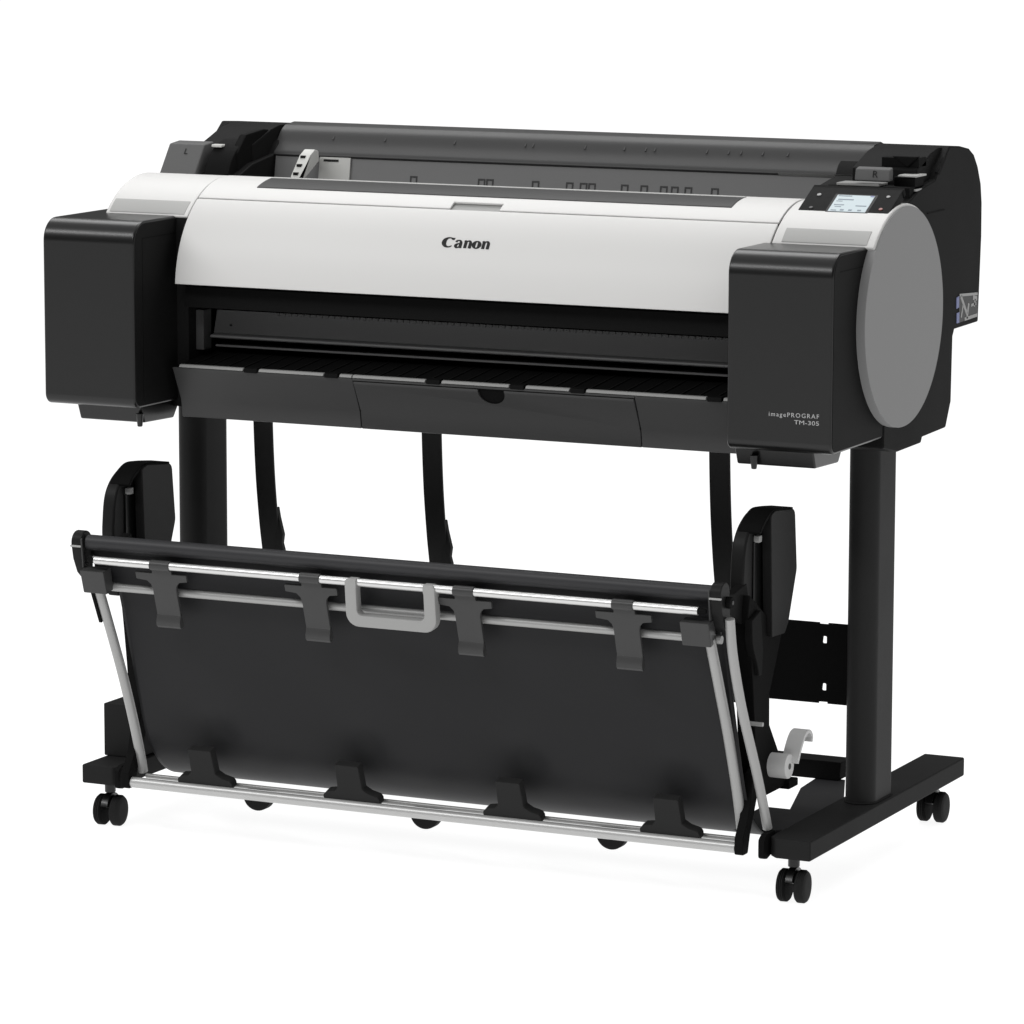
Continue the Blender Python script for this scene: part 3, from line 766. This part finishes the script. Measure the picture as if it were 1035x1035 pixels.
# side pads: a shell with a groove open to the front, a flat right cheek and a long tail
def pad(dx, tail_dx):
    b = NB()
    # left wall with its rounded front
    wallL = smooth_line([(0.045, 0.360), (0.030, 0.445), (0.031, 0.482), (0.036, 0.510), (0.046, 0.528), (0.064, 0.543), (0.092, 0.5545), (0.125, 0.5545), (0.166, 0.5510)], 4) + [(0.176, 0.545), (0.187, 0.46), (0.158, 0.385), (0.135, 0.36)]
    prism(b, wallL, 1.1075+dx, 1.1290+dx)
    finish(b, 0.004, 3)
    def add(c, bev):
        finish(c, bev, 2); mm = bpy.data.meshes.new('t'); c.to_mesh(mm); c.free(); b.from_mesh(mm); bpy.data.meshes.remove(mm)
    c = NB()   # right cheek
    prism(c, rounded([(0.093, 0.374), (0.084, 0.552), (0.100, 0.5565), (0.176, 0.549), (0.186, 0.460), (0.156, 0.387), (0.142, 0.372)], [0.004, 0.006, 0.01, 0.012, 0.02, 0.008, 0.008], 4), 1.1330+dx, 1.1480+dx)
    add(c, 0.002)
    hood = c = NB()   # bridge across the top
    ribbon_sheet(c, smooth_line([(0.048, 0.5325), (0.064, 0.5455), (0.092, 0.5575), (0.125, 0.5568), (0.172, 0.5515)], 5), 1.1115+dx, 1.1460+dx, -0.006)
    o = build('side_pad', b, PADM, root)
    build('pad_hood', hood, DEEP, o, 0.001, 1)
    c = NB(); prism(c, [(0.115, 0.365), (0.10, 0.545), (0.15, 0.545), (0.15, 0.365)], 1.1285+dx, 1.1335+dx); build('groove', c, DEEP, o)
    c = NB(); prism(c, [(0.062, 0.36), (0.062, 0.515), (0.09, 0.520), (0.09, 0.36)], 1.1292+dx, 1.1318+dx); build('groove_rib', c, BLACK, o, 0.0008, 1)
    c = NB(); box(c, 1.1291+dx, 1.1380+dx, 0.064, 0.076, 0.514, 0.524); build('groove_catch', c, GREY, o, 0.0015, 2)
    # lower tail of the pad down to the foot
    c = NB()
    tail = smooth_line([(0.028, 0.445), (0.022, 0.415), (0.030, 0.385), (0.040, 0.33), (0.050, 0.26), (0.058, 0.20), (0.074, 0.160), (0.10, 0.142)], 4) + \
        [(0.15, 0.142), (0.186, 0.148), (0.188, 0.170), (0.143, 0.198), (0.107, 0.244), (0.106, 0.290), (0.15, 0.37)]
    prism(c, tail, 1.1120+tail_dx, 1.1400+tail_dx); tl_ = build('pad_tail', c, DEEP, root, 0.002, 2)
    c = NB(); prism(c, smooth_line([(-0.005, 0.452), (-0.035, 0.455), (-0.070, 0.462)], 4)+smooth_line([(-0.070, 0.442), (-0.02, 0.425), (0.03, 0.40)], 4)+[(0.05, 0.43), (0.04, 0.46)], 1.1165+tail_dx, 1.1300+tail_dx)
    build('pad_hinge', c, CHASSIS, tl_, 0.002, 2)
    c = NB()
    prism(c, smooth_line([(0.022, 0.41), (0.026, 0.375), (0.045, 0.340), (0.050, 0.325)], 5)+[(0.062, 0.325), (0.066, 0.36), (0.055, 0.42)], 1.1335+tail_dx, 1.1460+tail_dx)
    build('pad_hook', c, CHASSIS, tl_, 0.002, 2)
pad(0.0, 0.0); pad(-1.0295, -1.0050)

# grey lock lever with its drum
b = NB(); tube(b, (1.1340, 0.115, 0.1840), (1.1680, 0.115, 0.1840), 0.0180, 40)
lk = build('lock_lever', b, LEVERM, root, 0.0015, 2)
b = NB()
strap = smooth_line([(0.122, 0.189), (0.137, 0.2115), (0.153, 0.226), (0.171, 0.2285), (0.182, 0.2185), (0.181, 0.2085)], 6)
ribbon_sheet(b, strap, 1.1520, 1.1775, -0.0055)
build('lever_grip', b, LEVERM, lk, 0.0012, 2)
b = NB(); tube(b, (1.1670, 0.115, 0.1840), (1.1686, 0.115, 0.1840), 0.0045, 14); build('lever_screw', b, GRAPHD, lk)
b = NB(); tube(b, (1.110, 0.115, 0.1840), (1.135, 0.115, 0.1840), 0.0085, 20); build('lever_shaft', b, SILVERD, lk)
b = NB(); tube(b, (1.130, 0.02, 0.2625), (1.165, 0.02, 0.2625), 0.0032, 10); build('brace_wire', b, SILVERD, root)

# ================================================================== setting: white studio floor
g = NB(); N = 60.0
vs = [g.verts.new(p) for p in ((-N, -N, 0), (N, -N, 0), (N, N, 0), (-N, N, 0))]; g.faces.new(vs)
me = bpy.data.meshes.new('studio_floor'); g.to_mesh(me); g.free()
# plain white floor; an even glow is added to wash out the printer's shadow
FLOOR = mat('glowing_white_floor', 0.26, 0.9, spec=0.0)
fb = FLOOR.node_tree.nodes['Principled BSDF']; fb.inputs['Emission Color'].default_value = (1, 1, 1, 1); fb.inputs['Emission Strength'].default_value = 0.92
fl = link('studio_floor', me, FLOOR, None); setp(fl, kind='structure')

# ================================================================== light
wd = bpy.data.worlds.new('World'); S.world = wd; wd.use_nodes = True
nt = wd.node_tree; bg = nt.nodes['Background']
tc = nt.nodes.new('ShaderNodeTexCoord'); sx_ = nt.nodes.new('ShaderNodeSeparateXYZ'); nt.links.new(tc.outputs['Generated'], sx_.inputs[0])
mx = nt.nodes.new('ShaderNodeMath'); mx.operation = 'MAXIMUM'; mx.inputs[1].default_value = 0.0; nt.links.new(sx_.outputs['Z'], mx.inputs[0])
pw = nt.nodes.new('ShaderNodeMath'); pw.operation = 'POWER'; pw.inputs[1].default_value = 1.8; nt.links.new(mx.outputs[0], pw.inputs[0])
ma = nt.nodes.new('ShaderNodeMath'); ma.operation = 'MULTIPLY_ADD'; ma.inputs[1].default_value = 0.95; ma.inputs[2].default_value = 0.03
nt.links.new(pw.outputs[0], ma.inputs[0]); nt.links.new(ma.outputs[0], bg.inputs['Strength'])
bg.inputs['Color'].default_value = (1, 1, 1, 1)
def area(name, loc, target, sx, sy, power):
    l = bpy.data.lights.new(name, 'AREA'); l.shape = 'RECTANGLE'; l.size = sx; l.size_y = sy; l.energy = power
    o = bpy.data.objects.new(name, l); COL.objects.link(o); o.location = loc
    o.rotation_euler = (Vector(target)-Vector(loc)).to_track_quat('-Z', 'Y').to_euler()
    return o
area('overhead_softbox', (0.5, 1.35, 3.0), (0.55, 0.15, 0.7), 4.2, 1.2, 62)
area('front_softbox', (-0.7, -2.35, 3.0), (0.3, 0.0, 0.9), 5.0, 0.40, 84)

# ================================================================== camera
cam = bpy.data.cameras.new('Camera'); co = bpy.data.objects.new('Camera', cam); COL.objects.link(co)
yaw, pit, rol = math.radians(25.5212), math.radians(8.8564), math.radians(0.1125)
fwd = Vector((-math.sin(yaw)*math.cos(pit), math.cos(yaw)*math.cos(pit), -math.sin(pit)))
rt = Vector((math.cos(yaw), math.sin(yaw), 0)); up = rt.cross(fwd)
r2 = math.cos(rol)*rt + math.sin(rol)*up; u2 = -math.sin(rol)*rt + math.cos(rol)*up
M = Matrix((r2, u2, -fwd)).transposed().to_4x4(); M.translation = Vector((3.4983, -5.6922, 1.5258))
co.matrix_world = M
cam.sensor_width = 36; cam.lens = 4491.2/1035*36; cam.clip_end = 300
S.camera = co
S.view_settings.view_transform = 'Standard'; S.view_settings.look = 'None'; S.view_settings.exposure = 0; S.view_settings.gamma = 1
S.view_settings.use_curve_mapping = False
